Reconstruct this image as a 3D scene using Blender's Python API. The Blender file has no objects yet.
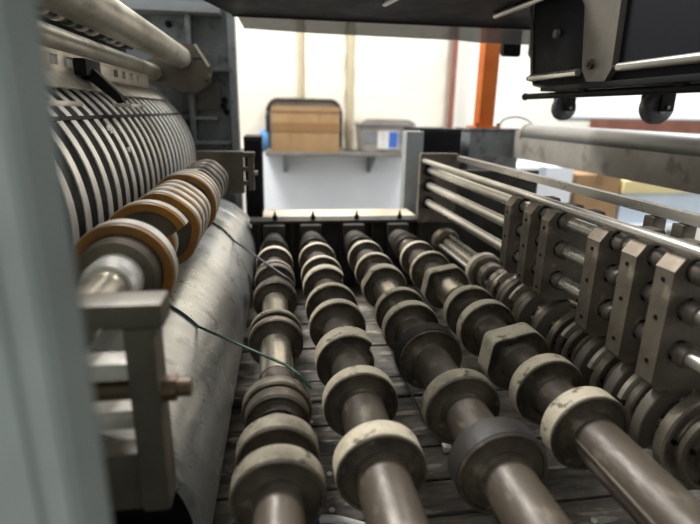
import bpy, bmesh, math, random
from mathutils import Vector, Matrix
random.seed(7)
PI = math.pi
C = bpy.context.scene.collection
sc = bpy.context.scene

# ---------------------------------------------------------------- camera, world, lights, exposure
H = 1.3                                   # height of the lens above the hall floor; all heights below are given from the lens
F = 505.0
cy = Vector(((272-350)/F, (262-110)/F, -1)).normalized()
rho = math.radians(-1.4)
ax = Vector((math.cos(rho), -math.sin(rho), 0)); ax.z = -(ax.dot(cy))/cy.z; ax.normalize()
cz = ax.cross(cy)
cam_d = bpy.data.cameras.new('camera'); cam = bpy.data.objects.new('camera', cam_d); C.objects.link(cam)
R3 = Matrix((ax, cy, cz))
cam.matrix_world = Matrix.Translation((0, 0, H)) @ R3.to_4x4()
cam_d.sensor_width = 36; cam_d.lens = F*36/700
cam_d.clip_start = 0.01
cam_d.dof.use_dof = True; cam_d.dof.focus_distance = 0.85; cam_d.dof.aperture_fstop = 2.9
sc.camera = cam

w = bpy.data.worlds.new('world'); sc.world = w; w.use_nodes = True
bg = w.node_tree.nodes['Background']; bg.inputs[0].default_value = (0.97, 0.985, 1.0, 1); bg.inputs[1].default_value = .82

def area(name, loc, target, sx, sy, power, col):
    l = bpy.data.lights.new(name, 'AREA'); l.shape = 'RECTANGLE'; l.size = sx; l.size_y = sy; l.energy = power; l.color = col
    o = bpy.data.objects.new(name, l); C.objects.link(o); o.location = (loc[0], loc[1], loc[2]+H)
    d = Vector(target)-Vector(loc); o.rotation_euler = d.to_track_quat('-Z', 'Y').to_euler(); return o
area('hall_lamp', (-0.9, 2.6, 2.4), (0.1, 1.0, -0.4), 0.9, 0.5, 125, (1, .985, .96))
area('hall_lamp', (1.6, 3.0, 2.2), (0.4, 0.9, -0.4), 0.6, 0.4, 60, (.97, .985, 1))
vs = sc.view_settings
vs.view_transform = 'Standard'; vs.look = 'None'; vs.gamma = 1; vs.use_curve_mapping = False; vs.exposure = 0.52

# ---------------------------------------------------------------- materials
def srgb(c):
    return tuple(((v/255)/12.92 if v/255 <= .04045 else (((v/255)+.055)/1.055)**2.4) for v in c)
def mat(name, c1, c2=None, metal=0.0, rough=0.5, scale=14, stretch=(1, 1, 1), bump=.15, c3=None, bscale=None, lo=.35, hi=.65, rvar=.12, dist=.002, alpha=1.0, spec=.5):
    m = bpy.data.materials.new(name); m.use_nodes = True
    nt = m.node_tree; N = nt.nodes; L = nt.links; b = N['Principled BSDF']
    tc = N.new('ShaderNodeTexCoord'); mp = N.new('ShaderNodeMapping'); mp.inputs['Scale'].default_value = stretch
    L.new(tc.outputs['Object'], mp.inputs[0])
    n = N.new('ShaderNodeTexNoise'); n.inputs['Scale'].default_value = scale; n.inputs['Detail'].default_value = 8; n.inputs['Roughness'].default_value = .62
    L.new(mp.outputs[0], n.inputs['Vector'])
    r = N.new('ShaderNodeValToRGB'); L.new(n.outputs['Fac'], r.inputs[0])
    c2 = c2 or tuple(v*.75 for v in c1)
    r.color_ramp.elements[0].position = lo; r.color_ramp.elements[0].color = (*srgb(c2), 1)
    r.color_ramp.elements[1].position = hi; r.color_ramp.elements[1].color = (*srgb(c1), 1)
    out = r.outputs[0]
    if c3:                                 # spots of a third colour: scale, rust, glue
        n3 = N.new('ShaderNodeTexNoise'); n3.inputs['Scale'].default_value = scale*2.7; n3.inputs['Detail'].default_value = 5
        L.new(mp.outputs[0], n3.inputs['Vector'])
        r3 = N.new('ShaderNodeValToRGB'); r3.color_ramp.elements[0].position = .58; r3.color_ramp.elements[1].position = .68
        L.new(n3.outputs['Fac'], r3.inputs[0])
        mx = N.new('ShaderNodeMix'); mx.data_type = 'RGBA'; L.new(r3.outputs[0], mx.inputs['Factor'])
        L.new(out, mx.inputs['A']); mx.inputs['B'].default_value = (*srgb(c3), 1); out = mx.outputs['Result']
    L.new(out, b.inputs['Base Color'])
    b.inputs['Metallic'].default_value = metal
    mr = N.new('ShaderNodeMapRange'); L.new(n.outputs['Fac'], mr.inputs['Value'])
    mr.inputs['From Min'].default_value = .3; mr.inputs['From Max'].default_value = .7
    mr.inputs['To Min'].default_value = min(1, rough+rvar); mr.inputs['To Max'].default_value = max(.05, rough-rvar)
    L.new(mr.outputs[0], b.inputs['Roughness'])
    b.inputs['Alpha'].default_value = alpha; b.inputs['Specular IOR Level'].default_value = spec
    if bump:
        nb = N.new('ShaderNodeTexNoise'); nb.inputs['Scale'].default_value = bscale or scale*5; nb.inputs['Detail'].default_value = 6
        L.new(mp.outputs[0], nb.inputs['Vector'])
        bp = N.new('ShaderNodeBump'); bp.inputs['Strength'].default_value = bump; bp.inputs['Distance'].default_value = dist
        L.new(nb.outputs['Fac'], bp.inputs['Height']); L.new(bp.outputs[0], b.inputs['Normal'])
    return m
M = {}
M['pipe'] = mat('worn_pipe_steel', (92, 83, 71), (62, 55, 46), .12, .5, 16, (1, .45, 1), .45, c3=(114, 105, 91), rvar=.15, spec=.4)
M['bright_pipe'] = mat('polished_shaft_steel', (184, 176, 160), (122, 114, 100), .8, .3, 9, (1, .4, 1), .15)
M['disc'] = mat('dark_oily_disc', (94, 85, 70), (44, 39, 32), .1, .48, 16, bump=.35, c3=(116, 106, 88), rvar=.15, spec=.4)
M['black_disc'] = mat('black_rubber', (46, 42, 38), (26, 24, 22), 0, .6, 20, bump=.3)
M['cream'] = mat('worn_cream_rubber', (196, 186, 162), (156, 146, 122), 0, .75, 22, bump=.7, c3=(118, 108, 88), lo=.3, hi=.5)
M['tan'] = mat('dirty_tan_rubber', (146, 138, 118), (92, 84, 70), 0, .75, 24, bump=.7, c3=(66, 60, 50))
M['steel_rim'] = mat('steel_rim', (156, 147, 131), (88, 81, 70), .6, .36, 20, bump=.2)
M['drum'] = mat('brushed_drum_steel', (208, 208, 203), (190, 189, 184), .7, .30, 9, (1, 1.6, 1), .03, c3=(172, 170, 163), lo=.3, hi=.6, bscale=60, rvar=.08)
M['ring'] = mat('bright_ring_steel', (246, 243, 234), (222, 217, 206), .5, .32, 4, bump=0, rvar=.04)
M['groove'] = mat('dark_groove', (28, 25, 22), (16, 15, 13), .0, .7, 22, bump=.3, spec=.2)
M['orange_ring'] = mat('orange_polyurethane', (150, 102, 34), (100, 66, 24), 0, .45, 14, bump=.15)
M['pale_ring'] = mat('pale_anvil', (214, 209, 198), (164, 158, 145), .15, .45, 18, bump=.3)
M['brown_face'] = mat('brown_anvil_face', (108, 99, 84), (72, 65, 55), .3, .42, 16, bump=.25)
M['plate'] = mat('slotter_plate_steel', (116, 107, 93), (80, 73, 62), .3, .48, 12, bump=.35, c3=(140, 130, 112))
M['plate_edge'] = mat('slotter_edge', (134, 120, 100), (104, 93, 78), .3, .5, 12, bump=.2)
M['rod'] = mat('chrome_rod', (224, 220, 210), (164, 159, 148), .8, .28, 8, (1, .3, 1), .08)
M['dull_rod'] = mat('dull_rod', (122, 115, 104), (86, 80, 70), .6, .4, 10, bump=.15)
M['black'] = mat('black_paint', (15, 15, 16), (10, 10, 11), 0, .6, 9, bump=.15, spec=.18)
M['blueblack'] = mat('blue_black_paint', (13, 15, 23), (9, 10, 15), 0, .6, 7, bump=.1, spec=.15)
M['olive'] = mat('olive_steel', (104, 98, 88), (82, 77, 68), .2, .5, 12, bump=.15)
M['frame'] = mat('grey_machine_paint', (118, 123, 123), (94, 97, 96), .05, .5, 9, bump=.12, c3=(76, 76, 72))
M['post'] = mat('grey_green_paint', (156, 165, 159), (140, 149, 143), 0, .5, 6, bump=.1)
M['beamtube'] = mat('satin_side_rail', (140, 139, 135), (116, 114, 110), .5, .42, 6, (1, .2, 1), .1)
M['beamplate'] = mat('stained_side_plate', (158, 153, 144), (130, 125, 116), .1, .5, 5, bump=.2, c3=(116, 110, 100))
M['pole'] = mat('galvanised_pole', (186, 181, 166), (136, 129, 114), .5, .4, 9, (1, .6, 1), .3, c3=(112, 104, 90))
M['flange'] = mat('brown_grey_casting', (98, 91, 78), (74, 68, 57), .25, .5, 12, bump=.3)
M['scraper'] = mat('pale_scraper_steel', (205, 198, 182), (150, 142, 126), .5, .4, 12, bump=.2)
M['darkbeam'] = mat('dark_bed_beam', (62, 58, 51), (36, 33, 29), .3, .6, 12, bump=.3)
M['wood'] = mat('grimy_bed_board', (118, 110, 98), (50, 46, 40), .05, .5, 13, (.5, 1.8, 1), 1.0, c3=(168, 161, 148), dist=.006, lo=.38, hi=.6)
M['tray'] = mat('black_tray', (34, 31, 28), (22, 20, 18), 0, .7, 9)
M['quilt'] = mat('cream_quilt', (236, 230, 214), (226, 219, 202), 0, .8, 3, bump=.25, bscale=6, dist=.03)
M['seam'] = mat('straw_seam', (196, 184, 152), (180, 168, 136), 0, .8, 6)
M['white'] = mat('white_board', (242, 245, 248), (232, 236, 241), 0, .6, 3, bump=.05)
M['wall'] = mat('off_white_wall', (240, 236, 226), (230, 226, 214), 0, .8, 2, bump=.1)
M['ledge'] = mat('cream_ledge', (190, 180, 158), (170, 160, 138), 0, .7, 8, bump=.1)
M['greyshelf'] = mat('grey_shelf', (124, 121, 114), (102, 99, 92), .1, .6, 9)
M['card'] = mat('cardboard', (168, 136, 96), (152, 120, 82), 0, .8, 6, bump=.1)
M['tape'] = mat('brown_tape', (148, 114, 76), (136, 102, 66), 0, .4, 6, bump=.05)
M['bin'] = mat('cloudy_plastic', (150, 145, 138), (128, 122, 116), 0, .35, 6, bump=.05)
M['binstuff'] = mat('grey_bin_filling', (126, 126, 128), (102, 102, 108), 0, .6, 8)
M['label'] = mat('white_paper', (236, 234, 226), None, 0, .7, 6, bump=0)
M['bluelabel'] = mat('blue_print', (58, 102, 182), (50, 90, 166), 0, .6, 6, bump=0)
M['bluebag'] = mat('blue_bag', (88, 142, 190), (66, 118, 168), 0, .5, 8)
M['orange'] = mat('orange_paint', (182, 96, 28), (166, 82, 20), .0, .55, 6, bump=.08, spec=.25)
M['redbrown'] = mat('red_brown_paint', (134, 84, 66), (118, 72, 56), 0, .6, 6)
M['cabinet'] = mat('black_cabinet', (14, 15, 18), (10, 11, 13), 0, .6, 8, spec=.15)
M['greypost'] = mat('pale_grey_post', (140, 144, 145), (124, 128, 129), 0, .5, 6)
M['hallfloor'] = mat('grey_concrete', (132, 128, 120), (106, 102, 96), 0, .7, 3, bump=.2)
M['yellowboard'] = mat('pale_yellow_sheet', (238, 222, 168), (226, 208, 150), 0, .7, 4)
M['paleblue'] = mat('pale_blue_sheet', (206, 218, 228), (192, 206, 218), 0, .6, 4)
M['green'] = mat('dark_green_twine', (34, 84, 62), (22, 58, 44), 0, .6, 30)
M['blackcord'] = mat('floor_cord', (28, 28, 26), (18, 18, 18), 0, .55, 30)
M['strip'] = mat('smoky_plastic_strip', (150, 148, 142), (118, 116, 110), .0, .3, 4, bump=.1, alpha=.72)
M['brass'] = mat('brown_bolt', (98, 78, 54), (70, 56, 40), .4, .5, 25, bump=.3)
M['wheel'] = mat('dark_grey_wheel', (112, 112, 112), (78, 78, 80), .1, .4, 18, bump=.1)
M['lime'] = mat('green_hose', (70, 96, 58), (48, 70, 42), 0, .5, 14)

# ---------------------------------------------------------------- helpers
def finish(bm, ang=32):
    bmesh.ops.recalc_face_normals(bm, faces=bm.faces)
    for f in bm.faces: f.smooth = True
    for e in bm.edges:
        if len(e.link_faces) == 2:
            e.smooth = e.calc_face_angle(0) < math.radians(ang)
def origin_of(p):
    v = Vector((0, 0, 0))
    while p is not None: v += p.location; p = p.parent
    return v
def obj(name, bm, m, parent=None, base=None, **props):
    """one mesh object; coordinates in bm are lens-relative. base moves the origin."""
    finish(bm)
    o0 = origin_of(parent) if parent else Vector((0, 0, 0))
    b = Vector(base) if base is not None else (o0 if parent else Vector((0, 0, 0)))
    bmesh.ops.translate(bm, verts=bm.verts, vec=-b)
    me = bpy.data.meshes.new(name); bm.to_mesh(me); bm.free()
    me.materials.append(M[m])
    o = bpy.data.objects.new(name, me); C.objects.link(o)
    if parent: o.parent = parent; o.location = b-o0
    else: o.location = b
    for k, v in props.items(): o[k] = v
    return o
def thing(name, label, cat, loc=(0, 0, 0), group=None):
    o = bpy.data.objects.new(name, None); C.objects.link(o); o.location = loc; o.empty_display_size = .05
    o['label'] = label; o['category'] = cat
    if group: o['group'] = group
    return o
def share(src, parent, loc, **props):
    c = src.copy(); C.objects.link(c); c.parent = parent; c.location = loc
    for k in list(c.keys()):
        if k in ('label',): del c[k]
    for k, v in props.items(): c[k] = v
    return c
def B(): return bmesh.new()
def box(bm, x0, x1, y0, y1, z0, z1, bev=0.0):
    t = B(); v = [t.verts.new((x, y, z)) for x in (x0, x1) for y in (y0, y1) for z in (z0, z1)]
    for f in ((0, 1, 3, 2), (4, 6, 7, 5), (0, 4, 5, 1), (2, 3, 7, 6), (0, 2, 6, 4), (1, 5, 7, 3)): t.faces.new([v[i] for i in f])
    bmesh.ops.recalc_face_normals(t, faces=t.faces)
    if bev: bmesh.ops.bevel(t, geom=t.edges, offset=bev, segments=2, affect='EDGES', profile=.7)
    merge(bm, t); return bm
def merge(bm, t):
    me = bpy.data.meshes.new('tmp'); t.to_mesh(me); t.free(); bm.from_mesh(me); bpy.data.meshes.remove(me)
def cyl(bm, p0, p1, r, seg=24, r2=None):
    p0 = Vector(p0); p1 = Vector(p1); r2 = r if r2 is None else r2
    q = (p1-p0).to_track_quat('Z', 'Y').to_matrix(); a = []; b = []
    for i in range(seg):
        t = 2*PI*i/seg; d = q @ Vector((math.cos(t), math.sin(t), 0)); a.append(bm.verts.new(p0+d*r)); b.append(bm.verts.new(p1+d*r2))
    for i in range(seg):
        j = (i+1) % seg; bm.faces.new((a[i], a[j], b[j], b[i]))
    bm.faces.new(a[::-1]); bm.faces.new(b); return bm
def lathe(bm, prof, x=0, z=0, seg=48, rf=None, closed=True, y0=0.0):
    """turn a (y, r) profile about the y axis; rf(theta, r) changes the radius with the angle"""
    rings = []
    for i in range(seg):
        t = 2*PI*i/seg
        rings.append([bm.verts.new((x+math.cos(t)*(rf(t, r) if rf else r), y0+y, z+math.sin(t)*(rf(t, r) if rf else r))) for y, r in prof])
    n = len(prof)
    for i in range(seg):
        a = rings[i]; b = rings[(i+1) % seg]
        for k in range(n if closed else n-1):
            l = (k+1) % n; bm.faces.new((a[k], a[l], b[l], b[k]))
    if not closed:
        bm.faces.new([r[0] for r in rings]); bm.faces.new([r[-1] for r in rings])
    return bm
def slab(bm, pts, axis, a0, a1, holes=(), bev=0):
    """polygon (with round holes (u, v, r)) in the plane across `axis`, given thickness a0..a1"""
    def mk(u, v, a): return {'x': (a, u, v), 'y': (u, a, v), 'z': (u, v, a)}[axis]
    t = B(); es = []
    loops = [pts]+[[(u+r*math.cos(2*PI*i/16), v+r*math.sin(2*PI*i/16)) for i in range(16)] for u, v, r in holes]
    for lp in loops:
        vs_ = [t.verts.new(mk(u, v, a0)) for u, v in lp]
        es += [t.edges.new((vs_[i], vs_[(i+1) % len(vs_)])) for i in range(len(vs_))]
    if holes: bmesh.ops.triangle_fill(t, use_beauty=True, edges=es)
    else: t.faces.new(t.verts)
    r = bmesh.ops.extrude_face_region(t, geom=t.faces[:])
    d = Vector(mk(0, 0, a1))-Vector(mk(0, 0, a0))
    bmesh.ops.translate(t, verts=[g for g in r['geom'] if isinstance(g, bmesh.types.BMVert)], vec=d)
    bmesh.ops.recalc_face_normals(t, faces=t.faces)
    if bev:
        bmesh.ops.bevel(t, geom=[e for e in t.edges if len(e.link_faces) == 2 and e.calc_face_angle(0) > .5], offset=bev, segments=2, affect='EDGES')
    merge(bm, t); return bm
def tube(bm, pts, r, seg=8, smooth=6):
    P = [Vector(p) for p in pts]
    if smooth and len(P) > 2:
        Q = []
        for i in range(len(P)-1):
            p0 = P[max(i-1, 0)]; p1 = P[i]; p2 = P[i+1]; p3 = P[min(i+2, len(P)-1)]
            for k in range(smooth):
                t = k/smooth
                Q.append(.5*((2*p1)+(p2-p0)*t+(2*p0-5*p1+4*p2-p3)*t*t+(3*p1-p0-3*p2+p3)*t**3))
        Q.append(P[-1]); P = Q
    rings = []; up = Vector((0, 0, 1))
    for i, p in enumerate(P):
        d = (P[min(i+1, len(P)-1)]-P[max(i-1, 0)]).normalized()
        s = d.cross(up)
        if s.length < .05: s = d.cross(Vector((1, 0, 0)))
        s.normalize(); u = s.cross(d)
        rings.append([bm.verts.new(p+(s*math.cos(2*PI*k/seg)+u*math.sin(2*PI*k/seg))*r) for k in range(seg)])
    for a, b in zip(rings, rings[1:]):
        for k in range(seg): bm.faces.new((a[k], a[(k+1) % seg], b[(k+1) % seg], b[k]))
    bm.faces.new(rings[0][::-1]); bm.faces.new(rings[-1]); return bm
def structure(name, bm, m, parent=None, **kw):
    o = obj(name, bm, m, parent, **kw)
    if not parent: o['kind'] = 'structure'
    return o

# ---------------------------------------------------------------- the hall behind the machine (setting)
FL = -H
structure('floor', box(B(), -4, 6, -2, 5, FL-.1, FL), 'hallfloor')
wb = B(); WY = 3.72
box(wb, -4, 2.15, WY, WY+.15, FL, 2.2); box(wb, 2.15, 3.9, WY, WY+.15, FL, -.04); box(wb, 2.15, 3.9, WY, WY+.15, .62, 2.2); box(wb, 3.9, 6, WY, WY+.15, FL, 2.2)
structure('wall_back', wb, 'wall')
wf = B()
for a in ((2.15, 3.9, .585, .62), (2.15, 3.9, -.04, -.01)): box(wf, a[0], a[1], WY, WY+.08, a[2], a[3])
for x in (2.15, 3.0, 3.865): box(wf, x, x+.035, WY+.01, WY+.07, -.01, .585)
structure('window_1', wf, 'greypost')
structure('trim_1', box(B(), 2.42, 4.6, WY-.03, WY, -.115, -.022), 'redbrown')

# quilted insulation on the wall: one thing, each padded panel a part, straw seams between
q = thing('insulation_curtain', 'cream quilted insulation panels lining the far wall above the shelf', 'curtain', (0.5, WY-.02, -.2))
xs = [-.9, -.50, .205, .54, 1.262]
for a, b in zip(xs, xs[1:]):
    t = B(); nx, nz = 10, 14
    g = [[t.verts.new((a+.012+(b-a-.024)*i/nx, WY-.012-.05*(1-abs(2*i/nx-1)**4)*(.75+.25*math.cos(j*PI)), -.26+1.5*j/nz)) for j in range(nz+1)] for i in range(nx+1)]
    for i in range(nx):
        for j in range(nz): t.faces.new((g[i][j], g[i+1][j], g[i+1][j+1], g[i][j+1]))
    e = bmesh.ops.extrude_edge_only(t, edges=[e for e in t.edges if len(e.link_faces) == 1])
    for v in e['geom']:
        if isinstance(v, bmesh.types.BMVert): v.co.y = WY-.002
    obj('padded_panel', t, 'quilt', q)
for x in xs[1:-1]: obj('seam_strip', box(B(), x-(.010 if x == .205 else .019), x+(.010 if x == .205 else .019), WY-.035, WY-.004, -.26, 1.24, .004), 'seam', q)
t = obj('wall_pipe', cyl(B(), (1.285, WY-.05, FL), (1.275, WY-.05, 1.5), .022, 16), 'redbrown'); t['label'] = 'reddish brown upright pipe on the far wall left of the orange post'; t['category'] = 'pipe'

# white board under the shelf
t = obj('wall_board', box(B(), -.085, .95, WY-.07, WY-.02, FL, -.283, .004), 'white'); t['label'] = 'large white board under the wall shelf, above the cream ledge'; t['category'] = 'board'
s = thing('wall_shelf', 'narrow grey wall shelf carrying the cardboard box and the plastic bin', 'shelf', (.45, WY-.07, -.275))
obj('shelf_board', box(B(), -.05, .965, WY-.36, WY-.07, -.286, -.262, .003), 'greyshelf', s)
for x in (.07, .67):
    t = B(); box(t, x, x+.03, WY-.09, WY-.07, -.42, -.286); slab(t, [(WY-.09, -.286), (WY-.30, -.286), (WY-.30, -.30), (WY-.11, -.42), (WY-.09, -.42)], 'x', x+.01, x+.02)
    obj('bracket', t, 'greypost', s)
s = thing('cardboard_box', 'brown cardboard box with a tape band, left end of the wall shelf', 'box', (.2, WY-.22, -.262))
t = B(); box(t, -.005, .435, WY-.33, WY-.10, -.262, .022, .006)
for x in (.11, .3): box(t, x-.0015, x+.0015, WY-.332, WY-.33, -.262, .022)
obj('carton', t, 'card', s)
obj('tape', box(B(), -.007, .437, WY-.333, WY-.098, -.13, -.075), 'tape', s)
obj('flap', box(B(), -.005, .435, WY-.334, WY-.11, -.005, .026), 'card', s)
# rounded dark metal hoop behind the box
pts = [(-.035, -.25)]
for k in range(7): a = PI-k*PI/12; pts.append((.035+.07*math.cos(a), -.03+.10*math.sin(a)))
for k in range(7): a = PI/2-k*PI/12; pts.append((.405+.07*math.cos(a), -.03+.10*math.sin(a)))
pts.append((.475, -.25))
s = thing('rounded_metal_tray', 'dark rounded metal tray frame standing behind the cardboard box', 'tray', (.22, WY-.09, -.262))
obj('rim', tube(B(), [(x, WY-.085, z) for x, z in pts], .011, 8, 0), 'darkbeam', s)
obj('tray_back', slab(B(), pts, 'y', WY-.082, WY-.074), 'greyshelf', s)
s = thing('plastic_bin', 'cloudy plastic storage bin with a blue and white label on the wall shelf', 'bin', (.75, WY-.22, -.262))
t = B(); slab(t, [(.592, -.262), (.915, -.262), (.938, -.085), (.572, -.085)], 'y', WY-.33, WY-.10, bev=.008); obj('tub', t, 'bin', s)
obj('contents', box(B(), .60, .91, WY-.332, WY-.12, -.20, -.13), 'binstuff', s)
t = B(); slab(t, [(.562, -.088), (.948, -.088), (.945, -.07), (.90, -.045), (.61, -.045), (.566, -.07)], 'y', WY-.34, WY-.09, bev=.005); obj('lid', t, 'bin', s)
lb = obj('paper_label', box(B(), .69, .83, WY-.338, WY-.331, -.235, -.12), 'label', s); lb['label'] = 'white label with a blue block'
obj('blue_block', box(B(), .765, .825, WY-.3395, WY-.338, -.228, -.125), 'bluelabel', lb)
t = B(); r = bmesh.ops.create_icosphere(t, subdivisions=3, radius=.05)
for v in t.verts: n = 1+.18*math.sin(v.co.x*90)*math.cos(v.co.z*70); v.co = Vector((v.co.x*.7*n-.055, v.co.y*.8+WY-.30, v.co.z*1.45*n-.19))
t2 = obj('plastic_bag', t, 'bluebag'); t2['label'] = 'small crumpled blue bag hanging at the left end of the wall shelf'; t2['category'] = 'bag'

# ledge, grey post and black cabinets just behind the bed beam
t = obj('back_ledge', box(B(), -.04, .50, 1.68, 1.86, -.375, -.352, .003), 'ledge'); t['label'] = 'cream flat ledge behind the toothed bed beam'; t['category'] = 'ledge'
t = obj('upright_post', box(B(), .49, .556, 1.87, 1.93, FL, -.066, .004), 'greypost'); t['label'] = 'pale grey square upright between the white board and the black cabinet'; t['category'] = 'post'
def cabinet(x0, x1, y0, y1, z0, z1, label):
    s = thing('black_cabinet', label, 'cabinet', ((x0+x1)/2, y0, z0))
    obj('body', box(B(), x0, x1, y0+.01, y1, z0, z1, .003), 'cabinet', s)
    obj('door', box(B(), x0+.006, x1-.006, y0, y0+.01, z0+.01, z1-.01, .002), 'cabinet', s)
    return s
cabinet(-.105, -.04, 1.9, 2.1, FL, -.094, 'tall narrow black cabinet left of the white board')
cabinet(.562, .735, 1.95, 2.2, FL, -.058, 'black cabinet right of the pale grey upright')
# orange post on its grey foot
s = thing('grey_pedestal', 'grey box pedestal carrying the orange post at the end of the side rail', 'pedestal', (.88, 2.03, FL))
obj('body', box(B(), .775, .985, 1.97, 2.12, FL, -.062, .005), 'frame', s)
obj('cap_plate', box(B(), .768, .99, 1.965, 2.13, -.062, -.054, .002), 'frame', s)
s = thing('orange_post', 'orange painted upright post standing on the grey pedestal', 'post', (.85, 2.04, -.054))
obj('column', box(B(), .822, .885, 2.01, 2.07, -.047, .75, .004), 'orange', s)
obj('foot_plate', box(B(), .802, .905, 1.985, 2.095, -.054, -.046, .001), 'orange', s)
for x in (.81, .897): obj('foot_bolt', cyl(B(), (x, 1.995, -.046), (x, 1.995, -.034), .006, 6), 'brass', s)
t = B(); tube(t, [(.90, 1.99, -.05), (.915, 1.985, -.02), (.96, 1.97, -.008), (1.0, 1.95, -.02), (1.01, 1.92, -.04)], .0035); t2 = obj('looped_cable', t, 'greypost'); t2['label'] = 'thin pale cable looped over the end of the side rail'; t2['category'] = 'cable'

# bench with sheets seen through the gap under the side rail
s = thing('work_bench', 'pale work bench seen beyond the side rail', 'bench', (1.9, 2.7, FL))
obj('bench_top', box(B(), 1.2, 2.75, 2.45, 3.1, -.60, -.57, .003), 'white', s)
for x in (1.24, 2.68):
    for y in (2.5, 3.02): obj('leg', box(B(), x, x+.04, y, y+.04, FL, -.60), 'greypost', s)
for a, m_, n_, l_, c_ in (((1.22, 1.575, 2.5, 2.9, -.57, -.26), 'white', 'white_carton', 'white carton on the bench, left of the brown one', 'box'),
                  ((1.60, 1.86, 2.5, 2.85, -.57, -.30), 'card', 'brown_carton', 'brown carton on the bench between the white carton and the yellow sheets', 'box')):
    t = B(); box(t, *a, .006); s = thing(n_, l_, c_, ((a[0]+a[1])/2, a[2], a[4])); obj('carton', t, m_, s)
    obj('tape', box(B(), (a[0]+a[1])/2-.02, (a[0]+a[1])/2+.02, a[2]-.002, a[3]+.002, a[5]-.06, a[5]+.002), 'tape' if m_ == 'card' else 'paleblue', s)
t = obj('blue_board', box(B(), 1.88, 2.6, 2.5, 2.9, -.57, -.40, .004), 'paleblue'); t['label'] = 'pale blue stack of board on the bench, under the yellow sheets'; t['category'] = 'board'
t = obj('yellow_sheet', box(B(), 1.87, 2.62, 2.48, 2.92, -.398, -.33, .004), 'yellowboard'); t['label'] = 'pale yellow sheets lying on the pale blue boards'; t['category'] = 'sheet'
t = obj('spool', cyl(cyl(B(), (2.0, 2.6, -.328), (2.0, 2.6, -.30), .018, 16), (2.0, 2.6, -.30), (2.0, 2.6, -.292), .026, 16), 'blueblack'); t['label'] = 'small dark blue spool on the yellow sheets'; t['category'] = 'spool'

# ---------------------------------------------------------------- the machine: bed, beams and frame
bed = thing('machine_bed', 'grimy boarded bed floor under the roller shafts', 'machine bed', (.35, 1.0, -.62))
obj('bed_frame', box(box(box(B(), -.10, .872, .25, 1.64, -.66, -.60), .60, .64, .3, 1.6, -.60, -.598), .1, .14, .3, 1.6, -.60, -.598), 'tray', bed)
rnd = random.Random(3); y = .30; row = 0
while y < 1.62:
    wd = rnd.uniform(.060, .095); cuts = [-.105]+sorted([rnd.uniform(.1, .4), rnd.uniform(.5, .7)])+[.872]
    if row % 3 == 1: cuts = [-.105, rnd.uniform(.2, .6), .872]
    for a, b in zip(cuts, cuts[1:]):
        h = -.582+rnd.uniform(-.003, .003)
        obj('board', box(B(), a+.002, b-.002, y+.0025, min(y+wd, 1.635)-.0025, -.598, h, .002), 'wood', bed)
    y += wd; row += 1
for x, yy in ((.075, .62), (.08, .70), (.19, .58), (.2, .66), (.345, .60), (.36, .7), (.46, .55), (.06, .85), (.2, .84), (.34, .98)):
    obj('nail_head', lathe(B(), [(0, .0), (0, .004)], seg=6, closed=False) if False else cyl(B(), (x, yy, -.579), (x, yy, -.5765), .0045, 10), 'label', bed)
t = obj('drip_tray', box(box(B(), -.85, -.115, .32, 1.75, -.70, -.69), -.85, -.84, .32, 1.75, -.69, -.66), 'tray'); t['label'] = 'black drip tray below the smooth drum'; t['category'] = 'tray'

bb = thing('bed_beam', 'dark cross beam with ribs and pointed bolts at the far end of the rollers', 'beam', (.2, 1.65, -.6))
obj('web', box(B(), -.075, .50, 1.645, 1.665, -.60, -.352), 'darkbeam', bb)
obj('top_flange', box(B(), -.08, .505, 1.61, 1.68, -.352, -.342, .002), 'darkbeam', bb)
for i in range(11): x = -.05+i*.053; obj('rib', slab(B(), [(1.645, -.352), (1.612, -.352), (1.622, -.50), (1.622, -.60), (1.645, -.60)], 'x', x-.004, x+.004), 'darkbeam', bb)
for x in (.001, .124, .269, .415):
    b_ = B(); cyl(b_, (x, 1.625, -.342), (x, 1.625, -.328), .008, 6); cyl(b_, (x, 1.625, -.328), (x, 1.625, -.312), .0055, 10, .0015); obj('pointed_bolt', b_, 'black', bb)
for x in (-.003, .115, .255, .403):
    b_ = B(); box(b_, x-.035, x+.035, 1.585, 1.645, -.46, -.352, .008); obj('bearing_block', b_, 'darkbeam', bb)

# left end frame
ef = thing('machine_bulkhead', 'grey painted end frame wall beyond the drums', 'machine frame', (-.45, 1.8, FL))
obj('web_plate', box(B(), -1.1, -.115, 1.86, 1.88, FL, .34), 'frame', ef)
obj('edge_flange', box(B(), -.135, -.112, 1.79, 1.87, FL, .34, .003), 'frame', ef)
obj('top_ledge', box(B(), -1.1, -.155, 1.76, 1.87, .285, .312, .003), 'greypost', ef)
for x, a, b in ((-.258, .132, .285), (-.262, -.12, .06)): obj('vertical_rib', box(B(), x-.008, x+.008, 1.80, 1.86, a, b, .002), 'frame', ef)
for z, a, b in ((.125, -.20, -.135), (-.03, -.36, -.18), (-.11, -.9, -.135)): obj('cross_rib', box(B(), a, b, 1.81, 1.86, z-.006, z+.006, .002), 'frame', ef)
for x, z in ((-.325, .26), (-.165, .01), (-.155, -.01), (-.16, .03)):
    b_ = B(); cyl(b_, (x, 1.845, z), (x, 1.86, z), .011, 6); cyl(b_, (x, 1.835, z), (x, 1.845, z), .006, 10); obj('frame_bolt', b_, 'black', ef)
obj('dark_recess', box(B(), -.30, -.17, 1.852, 1.861, -.005, .085, .002), 'olive', ef)

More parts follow.
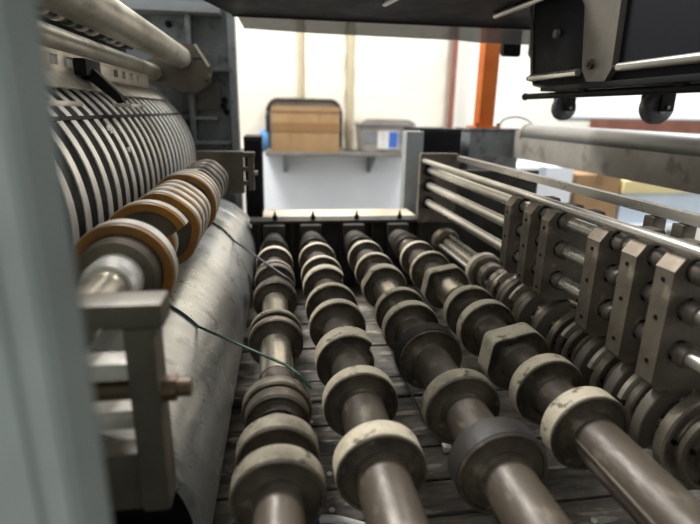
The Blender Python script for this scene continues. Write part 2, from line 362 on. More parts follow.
# ---------------------------------------------------------------- drums
gd = thing('grooved_drum', 'large drum wrapped in bright steel rings with dark grooves between', 'drum', (-.48, 1.1, -.148))
obj('core', lathe(B(), [(.40, .03), (.40, .2258), (1.745, .2258), (1.745, .03)], -.48, -.148, 96, closed=False), 'groove', gd, base=(-.48, 0, -.148))
r0 = None; y = .424; k = 0
while y < 1.74:
    if r0 is None:
        r0 = obj('ring', lathe(B(), [(-.0092, .218), (-.0092, .2278), (-.0085, .2284), (.0085, .2284), (.0092, .2278), (.0092, .218)], -.48, -.148, 96, y0=y), 'ring', gd, base=(-.48, y, -.148))
    else: share(r0, gd, Vector((-.48, y, -.148))-gd.location)
    y += .0505; k += 1
obj('end_shaft', cyl(B(), (-.48, 1.74, -.148), (-.48, 1.86, -.148), .04, 32), 'pipe', gd)
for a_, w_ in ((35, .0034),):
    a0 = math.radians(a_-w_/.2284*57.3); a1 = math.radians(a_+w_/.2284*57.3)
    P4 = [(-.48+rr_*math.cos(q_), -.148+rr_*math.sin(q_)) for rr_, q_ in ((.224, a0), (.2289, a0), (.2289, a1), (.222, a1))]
    obj('dark_bar', slab(B(), P4, 'y', .41, 1.735), 'groove', gd)  # narrow dark bar along the drum, just proud of the rings
# a few chips of paper/steel stuck on the rings
for a, yy in ((.52, .96), (.50, .965), (.33, 1.005)):
    c_, s_ = math.cos(a), math.sin(a)
    t = B(); box(t, -.48+.2285*c_-.002, -.48+.2285*c_+.002, yy-.008, yy+.006, -.148+.2285*s_-.006, -.148+.2285*s_+.004, .0015); obj('metal_chip', t, 'ring', gd)

sd = thing('smooth_drum', 'long smooth scratched steel drum below the orange edged discs', 'drum', (-.24, 1.1, -.468))
obj('shell', lathe(B(), [(.50, .155), (.50, .166), (.503, .168), (1.60, .168), (1.603, .166), (1.606, .166), (1.609, .168), (1.742, .168), (1.745, .166), (1.745, .155)], -.24, -.468, 128), 'drum', sd, base=(-.24, 0, -.468))
sd.rotation_euler = (.026, 0, -.026)      # the drum is set slightly askew to the shafts
obj('end_cap', lathe(B(), [(.53, .04), (.53, .155), (.545, .155), (.545, .04)], -.24, -.468, 64), 'black', sd)
obj('end_cap', lathe(B(), [(1.70, .04), (1.70, .155), (1.72, .155), (1.72, .04)], -.24, -.468, 64), 'black', sd)
obj('axle', cyl(B(), (-.24, .49, -.468), (-.24, 1.86, -.468), .03, 24), 'pipe', sd)

# orange edged discs
AX, AZ = -.18, -.188
od = thing('creasing_shaft', 'shaft of orange edged discs above the smooth drum', 'shaft', (AX, 1.0, AZ))
obj('axle', cyl(B(), (AX, .443, AZ), (AX, 1.498, AZ), .022, 24), 'bright_pipe', od)
obj('clamp_hub', lathe(B(), [(.545, .022), (.545, .026), (.55, .030), (.575, .030), (.58, .030), (.58, .022)], AX, AZ, 48), 'ring', od)
obj('clamp_hub', lathe(B(), [(.58, .022), (.58, .042), (.586, .046), (.600, .046), (.604, .042), (.604, .022)], AX, AZ, 48), 'brown_face', od)
def anvil(y0, y1, r=.060, step=None, orange=True, wave=0, label=None):
    def rf(t, rr):
        if step and not (step[1] < (t % (2*PI)) < 4.6) and rr > .03: return rr*step[2]
        return rr*(1+wave*.5*math.sin(5*t)) if rr > .04 else rr
    body = obj('disc', lathe(B(), [(y0+.003, .022), (y0+.003, r-.011), (y1-.002, r-.011), (y1-.002, .022)], AX, AZ, 64, rf), 'brown_face', od)
    if label: body['label'] = label
    tt = lathe(B(), [(y0, r-.0115), (y0, r-.001), (y0+.004, r), (y0+(y1-y0)*.25, r), (y0+(y1-y0)*.25, r-.0115)], AX, AZ, 64, rf)
    obj('orange_edge', tt, 'orange_ring' if orange else 'brown_face', body)
    tt = lathe(B(), [(y0+(y1-y0)*.27, r-.012), (y0+(y1-y0)*.27, r+.0008), (y1-.002, r+.0008), (y1, r-.001), (y1, r-.012)], AX, AZ, 64, rf)
    obj('pale_tread', tt, 'pale_ring', body)
anvil(.600, .630, .059)
anvil(.728, .757, .061, (.0, .42, .62), label='disc with a stepped cut edge on the right')
for i, y in enumerate((.815, .858, .900, .942)): anvil(y, y+.030, .060, wave=.05)
obj('spacer', lathe(B(), [(.985, .022), (.985, .048), (1.035, .048), (1.035, .022)], AX, AZ, 48), 'brown_face', od)
anvil(1.035, 1.062, .064); anvil(1.075, 1.10, .063); anvil(1.115, 1.14, .062)
for i, y in enumerate((1.20, 1.235, 1.27, 1.305, 1.34, 1.375, 1.41)):
    obj('knurled_ring', lathe(B(), [(y, .022), (y, .054), (y+.004, .057), (y+.020, .057), (y+.024, .052), (y+.024, .022)], AX, AZ, 48, rf=lambda t, r: r*(1+.02*math.sin(6*t)) if r > .04 else r), 'groove' if i % 2 else 'steel_rim', od)

# ---------------------------------------------------------------- the four roller shafts
def flatcut(cuts, step):
    def rf(t, r):
        if r < .04: return r
        k = r
        for a, d in cuts:
            c = math.cos(t-math.radians(a))
            if c > .2: k = min(k, r*d/c)
        if step:
            a0, a1, d = step; td = math.degrees(t) % 360
            if a0 > a1: inside = td > a0 or td < a1
            else: inside = a0 < td < a1
            if inside: k = min(k, r*d)
        return k
    return rf if (cuts or step) else None
def roller(par, x, y, r, wd=.030, pr=.028, tread='cream', face='disc', cuts=(), step=None, label=None, tilt=0, tt=.0045):
    rf = flatcut(cuts, step); z = -.4
    f = -wd*.5
    prof = [(f-.010, pr*.98), (f-.006, pr+.0012), (f-.001, pr+.003), (f+.0015, pr+.008), (f+.002, r-.007), (f-.0005, r-.0055), (f-.001, r-.002), (f+.001, r-.0008), (f+.003, r-.0012), (f+.003, r-tt), (-f, r-tt), (-f, r-tt-.004), (-f-.004, r-tt-.006), (-f-.002, pr+.008), (-f+.01, pr+.002), (-f+.01, pr*.98)]
    b = obj('roller', lathe(B(), prof, 0, 0, 56, rf), face, par)
    b.location = Vector((x, y, z))-par.location
    # the mesh was moved by -parent location: bring it back to its own origin
    b.data.transform(Matrix.Translation(origin_of(par)))
    if label: b['label'] = label
    prof = [(-wd*.5+.002, r-tt-.001), (-wd*.5+.002, r-.0012), (-wd*.5+.0035, r), (wd*.5-.003, r), (wd*.5-.001, r-.0012), (wd*.5-.001, r-tt-.001)]
    t = obj('tread', lathe(B(), prof, 0, 0, 56, rf), tread, b); t.data.transform(Matrix.Translation(origin_of(b))); t.location = (0, 0, 0)
    b.rotation_euler = (0, rnd.uniform(0, 6) if not (cuts or step) else 0, tilt)
    return b
def shaft(x, pr, label, y0=.10, m_='pipe', bright=()):
    s = thing('roller_shaft', label, 'roller shaft', (x, .9, -.4), 'parallel roller shafts above the bed')
    obj('pipe', lathe(B(), [(y0, .0), (y0, pr-.002), (y0+.002, pr), (1.587, pr), (1.587, 0)][1:-1], x, -.4, 40, closed=False), m_, s, base=(x, .9, -.4))
    for a, b in bright: obj('polished_sleeve', lathe(B(), [(a, pr*.9), (a, pr+.0008), (b, pr+.0008), (b, pr*.9)], x, -.4, 40), 'bright_pipe', s)
    obj('end_collar', lathe(B(), [(1.50, pr*.9), (1.50, pr+.006), (1.54, pr+.006), (1.54, pr*.9)], x, -.4, 32), 'darkbeam', s)
    return s
X = [-.003, .115, .255, .403]
s = shaft(X[0], .0265, 'leftmost roller shaft, beside the smooth steel drum', bright=((.70, .83), (.90, 1.03)))
roller(s, X[0], .463, .052, .030, .0265, 'tan'); roller(s, X[0], .524, .050, .030, .0265, 'tan'); roller(s, X[0], .624, .0485, .022, .0265, 'steel_rim', tt=.002)
roller(s, X[0], .600, .044, .026, .030, 'disc', 'disc')
roller(s, X[0], .838, .049, .020, .0265, 'steel_rim'); roller(s, X[0], .875, .049, .016, .0265, 'tan')
roller(s, X[0], 1.052, .048, .030, .0265, 'disc', 'disc', tt=.002); roller(s, X[0], 1.165, .049, .022, .0265, 'steel_rim', tt=.003); roller(s, X[0], 1.20, .048, .016, .0265, 'tan')
roller(s, X[0], 1.325, .049, .022, .0265, 'cream', tt=.003); roller(s, X[0], 1.45, .042, .03, .0265, 'groove', 'disc')
s = shaft(X[1], .031, 'second roller shaft from the left, with bright cream treads')
roller(s, X[1], .490, .054, .032, .031, 'cream'); roller(s, X[1], .628, .054, .026, .031, 'cream')
roller(s, X[1], .758, .054, .040, .031, 'cream', step=(285, 42, .80), label='cream roller with a stepped gap cut in its right side')
roller(s, X[1], .895, .055, .024, .031, 'cream'); roller(s, X[1], .993, .055, .022, .031, 'cream')
roller(s, X[1], 1.125, .053, .034, .031, 'cream', step=(290, 38, .82), label='far cream roller with a stepped gap on its right side')
roller(s, X[1], 1.212, .0525, .020, .031, 'cream'); roller(s, X[1], 1.35, .051, .018, .031, 'cream'); roller(s, X[1], 1.46, .044, .03, .031, 'groove', 'disc')
s = shaft(X[2], .031, 'middle roller shaft, with a black rubber roller nearest the lens', bright=((1.01, 1.09),))
roller(s, X[2], .475, .056, .036, .031, 'black_disc', 'disc', label='black rubber roller'); roller(s, X[2], .600, .055, .028, .031, 'tan')
roller(s, X[2], .757, .056, .036, .031, 'groove', 'disc', label='dark grey roller without a cream tread'); roller(s, X[2], .872, .055, .026, .031, 'cream'); roller(s, X[2], .955, .054, .022, .031, 'cream')
roller(s, X[2], 1.118, .053, .036, .031, 'cream', cuts=((150, .93),)); roller(s, X[2], 1.233, .0515, .020, .031, 'cream'); roller(s, X[2], 1.363, .051, .018, .031, 'cream'); roller(s, X[2], 1.46, .044, .03, .031, 'groove', 'disc')
s = shaft(X[3], .032, 'fourth roller shaft from the left, with two many-sided rollers', bright=((1.01, 1.08),))
ps = obj('key_rail', box(B(), X[3]-.034, X[3]-.029, .30, .505, -.396, -.392, .001), 'bright_pipe', s)
roller(s, X[3], .531, .056, .030, .032, 'cream'); roller(s, X[3], .630, .055, .028, .032, 'cream')
roller(s, X[3], .742, .058, .044, .032, 'cream', cuts=((103, .82), (172, .90)), label='many-sided cream roller with a flat top')
roller(s, X[3], .858, .057, .026, .032, 'cream'); roller(s, X[3], .945, .056, .024, .032, 'cream')
roller(s, X[3], 1.110, .056, .036, .032, 'cream', cuts=((100, .83), (170, .90)), label='far many-sided cream roller with a flat top')
roller(s, X[3], 1.225, .054, .020, .032, 'cream'); roller(s, X[3], 1.345, .051, .018, .032, 'cream'); roller(s, X[3], 1.46, .044, .03, .032, 'groove', 'disc')

# ---------------------------------------------------------------- slotting shaft (fifth) with steel heads
SX, SZ = .547, -.4
ss = thing('slotting_shaft', 'rightmost shaft with stacked steel heads under the upright plates', 'shaft', (SX, .9, SZ))
obj('axle', cyl(B(), (SX, .2, SZ), (SX, 1.59, SZ), .017, 24), 'bright_pipe', ss)
for a in (75, 195, 315):
    c_, s_ = math.cos(math.radians(a))*.024, math.sin(math.radians(a))*.024
    obj('key_bar', cyl(B(), (SX+c_, .2, SZ+s_), (SX+c_, 1.56, SZ+s_), .0055, 10), 'rod', ss)
obj('end_flange', lathe(B(), [(1.51, .02), (1.51, .040), (1.515, .044), (1.54, .044), (1.54, .02)], SX, SZ, 40), 'disc', ss)
rr = [(1.205, .047, .034, 'cream'), (1.16, .036, .03, 'steel_rim'),
      (1.085, .044, .022, 'steel_rim'), (1.045, .056, .014, 'steel_rim'), (.995, .062, .018, 'steel_rim'), (.912, .062, .020, 'steel_rim'), (.842, .060, .014, 'steel_rim'),
      (.772, .066, .014, 'steel_rim'), (.750, .060, .016, 'disc'), (.722, .066, .010, 'steel_rim'), (.708, .056, .010, 'brown_face'), (.638, .064, .014, 'steel_rim'), (.618, .056, .014, 'disc'),
      (.695, .050, .012, 'brown_face'), (.842, .058, .012, 'disc'), (.558, .064, .014, 'steel_rim'), (.488, .070, .018, 'steel_rim'), (.466, .058, .012, 'brown_face'), (.448, .040, .014, 'steel_rim')]
for y, r, wd, m_ in rr:
    h = obj('slotting_head', lathe(B(), [(y-wd/2, .028), (y-wd/2, r*.70), (y-wd/2+.003, r*.72), (y-wd/2+.003, r*.86), (y-wd/2, r*.88), (y-wd/2, r-.003), (y-wd/2+.002, r), (y+wd/2-.002, r), (y+wd/2, r-.003), (y+wd/2, .028)], SX, SZ, 48), m_ if m_ != 'cream' else 'steel_rim', ss)
    if m_ == 'cream':
        h['label'] = 'bright steel collar with a cream tread'
        obj('tread', lathe(B(), [(y-.006, r-.002), (y-.006, r+.003), (y+.014, r+.003), (y+.014, r-.002)], SX, SZ, 48), 'cream', h)
    elif r > .05:
        for k in range(5):
            a = .5+k*2*PI/5
            obj('cap_screw', cyl(B(), (SX+math.cos(a)*r*.79, y-wd/2-.002, SZ+math.sin(a)*r*.79), (SX+math.cos(a)*r*.79, y-wd/2+.004, SZ+math.sin(a)*r*.79), .0035, 8), 'black', h)
# segment knives on some heads
for y, a0 in ((1.02, 1.9), (.89+.045, 2.1), (.738, 2.0), (.6485, 2.2), (.5705, 2.3)):
    pts = [(SX+math.cos(a0+t)*.070, SZ+math.sin(a0+t)*.070) for t in [i*.11-.6 for i in range(12)]]+[(SX+math.cos(a0+t)*.045, SZ+math.sin(a0+t)*.045) for t in [.61-i*.11 for i in range(12)]]
    obj('curved_blade', slab(B(), pts, 'y', y-.004, y+.004), 'scraper', ss)

# upright plates and their guide rods
RODX, RODZ = .500, (-.176, -.226, -.282)
end = thing('end_plate', 'upright end plate where the guide rods start beside the black cabinet', 'plate', (.53, 1.62, -.58))
obj('plate', slab(B(), [(.472, -.125), (.60, -.125), (.60, -.352), (.472, -.352)], 'y', 1.605, 1.63, bev=.002), 'plate', end)
obj('back_web', box(B(), .505, .915, 1.66, 1.68, -.60, -.185), 'darkbeam', end)
for z in RODZ: obj('rod_socket', lathe(B(), [(1.59, .013), (1.59, .021), (1.606, .021), (1.606, .013)], RODX, z, 20), 'groove', end)
pos = ['upper', 'middle', 'lower']
for k, z in enumerate(RODZ):
    s = thing('guide_rod', '%s of the three thick rods passing through the upright plates' % pos[k], 'rod', (RODX, 1.0, z), 'guide rods through the upright plates')
    obj('bar', cyl(B(), (RODX, .12, z), (RODX, 1.604, z), .0115, 20), 'rod', s, base=(RODX, 1.0, z))
    for y in (.537, .601, .680, .823)[::1]: obj('rod_collar', lathe(B(), [(y-.048, .0115), (y-.048, .0145), (y-.04, .0165), (y-.034, .0165), (y-.034, .0115)], RODX, z, 20), 'dull_rod', s)
t = obj('long_tie_rod', cyl(B(), (.482, .10, -.148), (.482, 1.604, -.148), .0075, 16), 'rod'); t['label'] = 'thin bright rod running just over the tops of the upright plates'; t['category'] = 'rod'
t = obj('upper_rail', slab(B(), [(.592, -.132), (.608, -.132), (.612, -.138), (.608, -.148), (.592, -.148)], 'y', .10, 1.604), 'rod'); t['label'] = 'slim steel rail right of the thin rod, level with the plate tops'; t['category'] = 'rail'
ords = ['farthest of the six upright steel plates', 'second farthest upright steel plate, close to the farthest one', 'third farthest upright steel plate, wide face with three collared rods', 'third nearest upright steel plate with a light slanted top corner', 'second nearest upright steel plate with a light slanted top corner', 'nearest upright steel plate, at the right edge']
for i, (y, th, zb) in enumerate(((.944, .026, -.318), (.863, .028, -.32), (.798, .026, -.322), (.655, .030, -.328), (.576, .030, -.333), (.510, .030, -.338))):
    zt = -.160
    s = thing('slotter_plate', ords[i], 'plate', (.51, y, zb), 'upright plates along the guide rods')
    pts = [(.470, zt-.016), (.482, zt), (.572, zt), (.575, zt-.004), (.575, zb), (.482, zb), (.470, zb+.012)]
    obj('plate', slab(B(), pts, 'y', y, y+th, holes=[(RODX, z, .0155) for z in RODZ], bev=0), 'plate', s)
    c = slab(B(), [(.4695, zt-.0165), (.482, zt+.001), (.4835, zt+.001), (.4835, zt-.001), (.4705, zt-.017)], 'y', y-.0005, y+th+.0005)
    obj('worn_chamfer', c, 'plate_edge', s)
    ya = y+th*.2; yb = y+th*.8
    A0 = [math.radians(98+q_*9) for q_ in range(13)]
    obj('yoke', slab(B(), [(SX+.074*math.cos(a), SZ+.074*math.sin(a)) for a in A0]+[(SX+.050*math.cos(a), SZ+.050*math.sin(a)) for a in A0[::-1]], 'y', ya, yb, bev=.001), 'olive', s)
    for z in (zt-.03, -.24, -.30): obj('grub_screw', cyl(B(), (.4688, y+th/2, z), (.471, y+th/2, z), .003, 10), 'black', s)
    for z in RODZ:
        obj('bushing', lathe(B(), [(y+.008, .0118), (y+.008, .0152), (y+th-.004, .0152), (y+th-.004, .0118)], RODX, z, 20), 'groove', s)
nf = thing('light_blocker', 'added dark roof and wall out of view that shade the near roller faces', 'machine housing', (.4, 0, .25))  # unseen roof and wall, added to shade the faces turned towards the camera
obj('blocker_roof', box(B(), .0, .575, -.55, .50, .26, .30, .003), 'black', nf)
obj('blocker_wall', box(B(), .0, 1.3, -.60, -.55, -1.0, .30, .003), 'black', nf)
# small fittings on the upper rail
for i, y in enumerate((.50, .56, .64, .70)):
    s = thing('rod_clamp', ['nearest small clamp on the slim rail', 'second nearest small clamp on the slim rail', 'third nearest small clamp on the slim rail', 'farthest small clamp on the slim rail'][i], 'clamp', (.60, y, -.16), 'small clamps on the slim rail')
    obj('clamp_block', box(B(), .588, .612, y, y+.022, -.178, -.150, .003), 'dull_rod', s)
    obj('clamp_screw', cyl(B(), (.60, y+.011, -.185), (.60, y+.011, -.178), .005, 8), 'black', s)

# side rail on the right
sr = thing('side_rail', 'grey side rail with a rounded top tube and stained plate', 'rail', (.96, 1.0, -.17))
obj('tube', cyl(B(), (.985, .05, -.068), (.985, 1.905, -.068), .034, 32), 'beamtube', sr)
obj('plate', box(B(), .955, .985, .05, 1.955, -.166, -.06, .003), 'beamplate', sr)
obj('end_ring', lathe(B(), [(1.895, .03), (1.895, .037), (1.91, .037), (1.91, .03)], .985, -.068, 32), 'scraper', sr)
sw = thing('inner_side_frame', 'dark inner side frame behind the upright plates', 'machine frame', (.92, 1.0, -.6))
obj('web_plate', box(B(), .915, .935, .05, 1.655, -.66, -.315, .003), 'darkbeam', sw)
for y in (.4, .7, 1.0, 1.3, 1.55): obj('rib', box(B(), .885, .915, y, y+.012, -.58, -.325, .002), 'darkbeam', sw)
for y in (.55, .85, 1.15): obj('boss', lathe(B(), [(0, .02), (0, .05)], 0, 0, 8, closed=False) if False else cyl(B(), (.89, y, -.38), (.915, y, -.38), .05, 24), 'disc', sw)

# ---------------------------------------------------------------- overhead housing
oh = thing('overhead_housing', 'black overhead machine housing at the top right', 'machine housing', (.4, 1.0, .24))
t = B(); slab(t, [(-.165, 1.04), (-.16, 1.30), (-.098, 1.50), (.90, 1.50), (.90, .10), (.58, .10), (.58, 1.04)], 'z', .24, .30); obj('underside', t, 'black', oh)
obj('front_lip', box(B(), -.10, .90, 1.50, 1.52, .238, .30, .002), 'black', oh)
t = B(); slab(t, [(1.205, .26), (1.195, .20), (1.17, .088), (1.155, .066), (1.10, .058), (.20, .058), (.12, .10), (.12, .26)], 'x', .60, .64); obj('side_plate', t, 'blueblack', oh)
t = B(); slab(t, [(1.02, .24), (1.01, .225), (.985, .21), (.975, .20), (.955, .085), (.935, .062), (.880, .060), (.865, .080), (.868, .24)], 'x', .588, .60); obj('bracket', t, 'olive', oh)
ed = B(); tube(ed, [(.598, 1.209, .24), (.598, 1.197, .19), (.598, 1.172, .089), (.598, 1.155, .067), (.598, 1.10, .0585)], .0035, 8, 0); obj('edge_bead', ed, 'olive', oh)
obj('bracket_bolt', cyl(cyl(B(), (.580, .925, .092), (.588, .925, .092), .010, 6), (.576, .925, .092), (.580, .925, .092), .005, 8), 'dull_rod', oh)
obj('bracket_bolt', cyl(B(), (.592, 1.08, .165), (.600, 1.08, .165), .009, 6), 'olive', oh)
obj('lower_flange', box(B(), .585, .66, .2, 1.10, .050, .060, .002), 'black', oh)
for a, b, l_ in ((.97, 1.16, 'farther bright rod under the black side plate'), (.15, .848, 'nearer bright rod along the black side plate')):
    s = thing('chrome_rod', l_, 'rod', (.588, (a+b)/2, .082))
    obj('bar', cyl(B(), (.5905, a, .081), (.590, b, .081), .0075, 16), 'rod', s); obj('rod_end', cyl(B(), (.590, b, .081), (.590, b+.012, .081), .005, 12), 'black', s)
for a, b, l_ in (((.255, 1.222), (.275, 1.10), 'short bright rod under the overhead housing near the middle'), ((.55, 1.30), (.56, 1.05), 'bright slanted rod under the overhead housing beside the side plate')):
    t = obj('steel_bar', cyl(B(), (a[0], a[1], .233), (b[0], b[1], .233), .007, 12), 'rod'); t['label'] = l_; t['category'] = 'rod'
s = thing('black_rod', 'thin black rod under the side plate with a rounded end', 'rod', (.6, .9, .04))
obj('bar', cyl(B(), (.60, .15, .0415), (.60, 1.19, .0415), .0065, 16), 'black', s)
t = B(); bmesh.ops.create_uvsphere(t, u_segments=16, v_segments=8, radius=.0085, matrix=Matrix.Translation((.60, 1.195, .0415))); obj('round_end', t, 'black', s)
obj('hanger', box(B(), .595, .605, .70, .72, .045, .052), 'black', s); obj('hanger', box(B(), .595, .605, .95, .97, .045, .052), 'black', s)
for i, (x, a, b) in enumerate(((.685, .168, .24), (.775, .168, .24))):
    t = obj('hanging_lug', slab(B(), [(x, b), (x+.055, b), (x+.055, a), (x+.006, a), (x, a+.01)], 'y', 1.535, 1.56, bev=.001), 'black'); t['label'] = ['square black lug hanging from the housing over the orange post', 'black lug hanging between the orange post and the side plate'][i]; t['category'] = 'lug'
t = obj('cover_strip', slab(B(), [(-.094, .255), (.90, .255), (.90, .200), (.60, .200), (.54, .204), (.12, .207), (-.07, .212)], 'y', 1.524, 1.532), 'strip'); t['label'] = 'smoky grey plastic strip along the far edge of the housing'; t['category'] = 'strip'
for i, (y, r) in enumerate(((1.362, .033), (1.005, .034), (.84, .034))):
    s = thing('rubber_wheel', ['farthest dark rubber wheel above the side rail', 'middle dark rubber wheel above the side rail', 'nearest dark rubber wheel above the side rail, cut by the frame'][i], 'wheel', (.80, y, -.013), 'rubber wheels over the side rail')
    w_ = lathe(B(), [(-.018, .010), (-.018, r-.012), (-.014, r-.004), (-.007, r), (.007, r), (.014, r-.004), (.018, r-.012), (.018, .010)], .80, .020, 40, y0=y)
    obj('tyre', w_, 'wheel', s); obj('hub', lathe(B(), [(-.021, .003), (-.021, .012), (.021, .012), (.021, .003)], .80, .020, 24, y0=y), 'steel_rim', s)
    f_ = B(); box(f_, .785, .815, y-.032, y-.024, .012, .095, .002); box(f_, .785, .815, y+.024, y+.032, .012, .095, .002); box(f_, .785, .815, y-.032, y+.032, .085, .2395, .003)
    obj('fork', f_, 'black', s); obj('pin', cyl(B(), (.80, y-.036, .02), (.80, y+.036, .02), .004, 10), 'dull_rod', s)

# ---------------------------------------------------------------- upper left poles, scraper bar
bp_ = thing('thick_pole', 'thick worn steel pole at the top left running to the cast flange', 'pole', (-.276, 1.1, .142))
obj('tube', lathe(B(), [(.32, .026), (.32, .032), (1.70, .032), (1.722, .029), (1.734, .020)], -.272, .148, 40, closed=False), 'pole', bp_, base=(-.272, 1.1, .148))
fl = thing('cast_flange', 'brown cast flange with a bolt holding the poles to the end frame', 'flange', (-.255, 1.75, .11))
pts = [(-.258+.077*math.cos(a)*(1 if k % 2 else .97), .118+.077*math.sin(a)) for k, a in enumerate([i*2*PI/10 for i in range(10)])]
obj('plate', slab(B(), pts, 'y', 1.735, 1.788, bev=.004), 'flange', fl)
obj('arm', slab(B(), [(-.30, .17), (-.395, .135), (-.40, .085), (-.37, .065), (-.26, .05)], 'y', 1.742, 1.79, bev=.004), 'flange', fl)
obj('slot', box(B(), -.238, -.212, 1.7335, 1.736, .146, .150), 'black', fl)
obj('clamp_bolt', cyl(cyl(B(), (-.198, 1.715, .096), (-.198, 1.735, .096), .0125, 6), (-.198, 1.705, .096), (-.198, 1.715, .096), .008, 12), 'flange', fl)
obj('edge_lip', slab(B(), [(-.232, .188), (-.226, .190), (-.188, .128), (-.194, .125)], 'y', 1.722, 1.736), 'scraper', fl)
sp = thing('scraper_pole', 'thinner steel pole below the thick pole carrying the scraper bar', 'pole', (-.357, 1.1, .105))
obj('tube', lathe(B(), [(.32, .014), (.32, .022), (1.738, .022), (1.741, .016)], -.357, .105, 32, closed=False), 'pole', sp, base=(-.357, 1.1, .105))
sb = thing('scraper_bar', 'pale slotted scraper bar close over the grooved drum', 'scraper', (-.365, 1.1, .06))
t = B(); segs = []; y = .45
# bar face with real rectangular slots: rails above and below, bridges between
box(t, -.345, -.337, .45, 1.55, .078, .086, .001); box(t, -.345, -.337, .45, 1.55, .052, .063, .001)
y = .45; k = 0
while y < 1.54:
    wdt = .035 if (k % 4) else .11
    box(t, -.345, -.337, y, min(y+wdt, 1.55), .062, .079, .0005); y += wdt+.030; k += 1
obj('slotted_face', t, 'scraper', sb)
obj('blade', slab(B(), [(-.345, .052), (-.337, .052), (-.318, .028), (-.322, .026)], 'y', .45, 1.20), 'scraper', sb)
for y in (.55, .80, 1.25): obj('clip', box(B(), -.372, -.345, y, y+.03, .060, .0825, .003), 'black', sb)
for i, y in enumerate((1.02, .66)):
    s = thing('doctor_arm', ['farther black angled arm under the slotted scraper bar', 'nearer black angled arm under the slotted scraper bar'][i], 'arm', (-.33, y, .03), 'black arms of the scraper')
    obj('arm', slab(B(), [(-.3365, .060), (-.326, .070), (-.316, .066), (-.276, .024), (-.268, .010), (-.278, .006), (-.318, .040), (-.3365, .050)], 'y', y, y+.022, bev=.001), 'black', s)
    obj('block', box(B(), -.3365, -.316, y-.03, y+.05, .052, .080, .003), 'black', s)
    obj('foot', box(B(), -.285, -.252, y-.015, y+.10, .000, .006, .001), 'scraper', s)
gs = B(); n1, n2 = 14, 2; R_ = .2335
pr_ = [(math.radians(47+13*i/n1)) for i in range(n1+1)]
pts = [(-.48+R_*math.cos(a), -.148+R_*math.sin(a)) for a in pr_]+[(-.48+(R_+.003)*math.cos(a), -.148+(R_+.003)*math.sin(a)) for a in pr_[::-1]]
slab(gs, pts, 'y', 1.22, 1.72); t = obj('guard_sheet', gs, 'scraper', base=(-.40, 1.3, .06)); t['label'] = 'pale curved guard sheet over the top of the grooved drum'; t['category'] = 'guard'
# dark corrugated hose between the poles
t = obj('shade_backing', slab(B(), [(-.42, .125), (-.40, .125), (-.40, .20), (-.34, .20), (-.34, .215), (-.42, .215)], 'y', .45, 1.60), 'black'); t['label'] = 'added black angle standing in for the interior shade behind the ribbed hose'; t['category'] = 'channel'  # black angle added in place of the shade inside, behind the hose
s = thing('corrugated_hose', 'black ribbed hose with pale rings between the two poles', 'hose', (-.345, 1.0, .165))
obj('hose', cyl(B(), (-.352, .5, .155), (-.352, 1.45, .155), .0155, 16), 'black', s)
for k in range(15):
    y = .55+k*.06; obj('hose_ring', lathe(B(), [(y, .015), (y, .0195), (y+.016, .0195), (y+.016, .015)], -.352, .155, 16), 'scraper' if k % 3 != 2 else 'lime', s)

# ---------------------------------------------------------------- bearing brackets and the near post
nb = thing('near_bearing_bracket', 'blurred grey bearing bracket close to the lens beside the post', 'bracket', (-.13, .42, -.35))
obj('top_bar', box(B(), -.185, -.094, .405, .44, -.176, -.154, .004), 'flange', nb)
obj('upright', box(B(), -.127, -.102, .405, .44, -.360, -.176, .004), 'flange', nb)
obj('back_plate', box(B(), -.20, -.172, .405, .44, -.360, -.176, .004), 'flange', nb)
for z in (-.213, -.262): obj('cross_bar', box(B(), -.172, -.127, .41, .435, z-.012, z+.004, .003), 'pale_ring', nb)
obj('lower_bar', box(B(), -.172, -.127, .41, .435, -.36, -.30, .003), 'flange', nb)
obj('bolt', cyl(cyl(B(), (-.172, .42, -.240), (-.078, .42, -.240), .0085, 16), (-.102, .42, -.240), (-.090, .42, -.240), .012, 6), 'brass', nb)
fb = thing('far_bearing_bracket', 'brown bearing bracket at the far end of the orange edged discs', 'bracket', (-.12, 1.52, -.25))
obj('plate', box(B(), -.215, -.085, 1.50, 1.52, -.235, -.115, .002), 'flange', fb)
obj('top_bar', box(B(), -.085, -.052, 1.495, 1.52, -.131, -.117, .002), 'flange', fb)
obj('upright', box(B(), -.072, -.055, 1.49, 1.51, -.225, -.131, .002), 'flange', fb)
for z in (-.165, -.205): obj('cross_bar', box(B(), -.085, -.07, 1.498, 1.508, z-.006, z+.006), 'flange', fb)
obj('bolt', cyl(B(), (-.06, 1.50, -.175), (-.045, 1.50, -.175), .007, 10), 'pale_ring', fb)
po = thing('front_post', 'grey-green painted machine post out of focus at the left edge', 'post', (-.2, .22, FL))
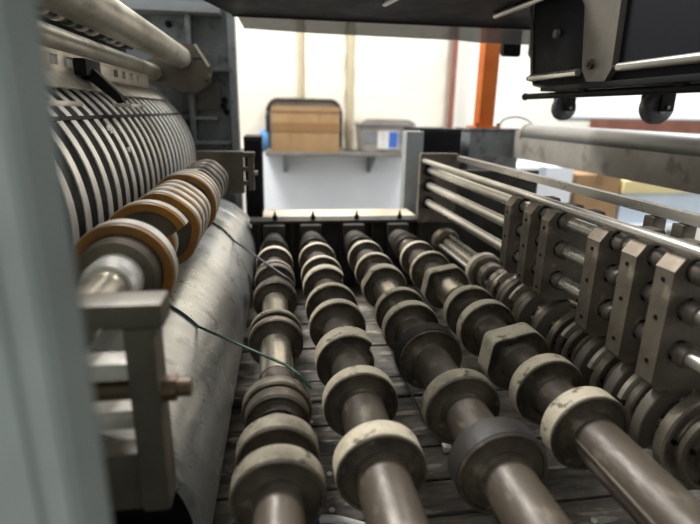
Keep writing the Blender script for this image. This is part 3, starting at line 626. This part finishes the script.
t = B(); slab(t, [(-.55, .205), (-.0935, .205), (-.0845, .222), (-.114, .28), (-.55, .28)], 'z', FL, .6, bev=.002); obj('column', t, 'post', po)
obj('weld_seam', cyl(B(), (-.109, .2045, -.5), (-.109, .2045, .35), .0015, 8), 'post', po)

# ---------------------------------------------------------------- twine, cord and cable
def drum_pt(ang, y, off): a = math.radians(ang); return (-.24+(.168+off)*math.cos(a)+.026*(y-1.1), y, -.468+(.168+off)*math.sin(a)+.026*(y-1.1))
g1 = [drum_pt(95-6*q_, .86-.05*q_/8, .0024) for q_ in range(9)]+[(.012, .660, -.352), (.030, .636, -.356), (.045, .626, -.372)]
t = obj('green_twine', tube(B(), g1, .0022, 8, 0), 'green'); t['label'] = 'dark green twine stretched from the smooth drum to the leftmost rollers'; t['category'] = 'twine'
g1 = [drum_pt(100-7*q_, 1.47-.108*q_/8, .0028) for q_ in range(9)]+[(.010, 1.085, -.350), (.028, 1.062, -.356), (.040, 1.052, -.370)]
t = obj('black_twine', tube(B(), g1, .0026, 8, 0), 'blackcord'); t['label'] = 'black twine stretched from the smooth drum to the far leftmost rollers'; t['category'] = 'twine'
s = thing('floor_cord', 'thin black cord lying on the boards between the second and middle shafts', 'cord', (.28, .9, -.575))
obj('cord', tube(B(), [(.30, 1.20, -.575), (.28, 1.07, -.574), (.279, .92, -.573), (.281, .80, -.573), (.293, .745, -.573)], .0025, 8), 'blackcord', s)
obj('metal_clip', box(B(), .287, .303, .728, .744, -.578, -.568, .002), 'ring', s)
s = thing('white_cable', 'white cable with a blue end on the boards at the bottom edge', 'cable', (.06, .6, -.575))
obj('sheath', tube(B(), [(.055, .598, -.571), (.07, .594, -.569), (.088, .590, -.571), (.13, .57, -.572)], .006, 10), 'label', s)
obj('blue_tip', tube(B(), [(.036, .612, -.572), (.055, .598, -.571)], .0068, 10, 0), 'bluelabel', s)

# everything was laid out from the lens: lift it all onto the hall floor
for o in C.objects:
    if o.parent is None and o.type in ('MESH', 'EMPTY'): o.location.z += H
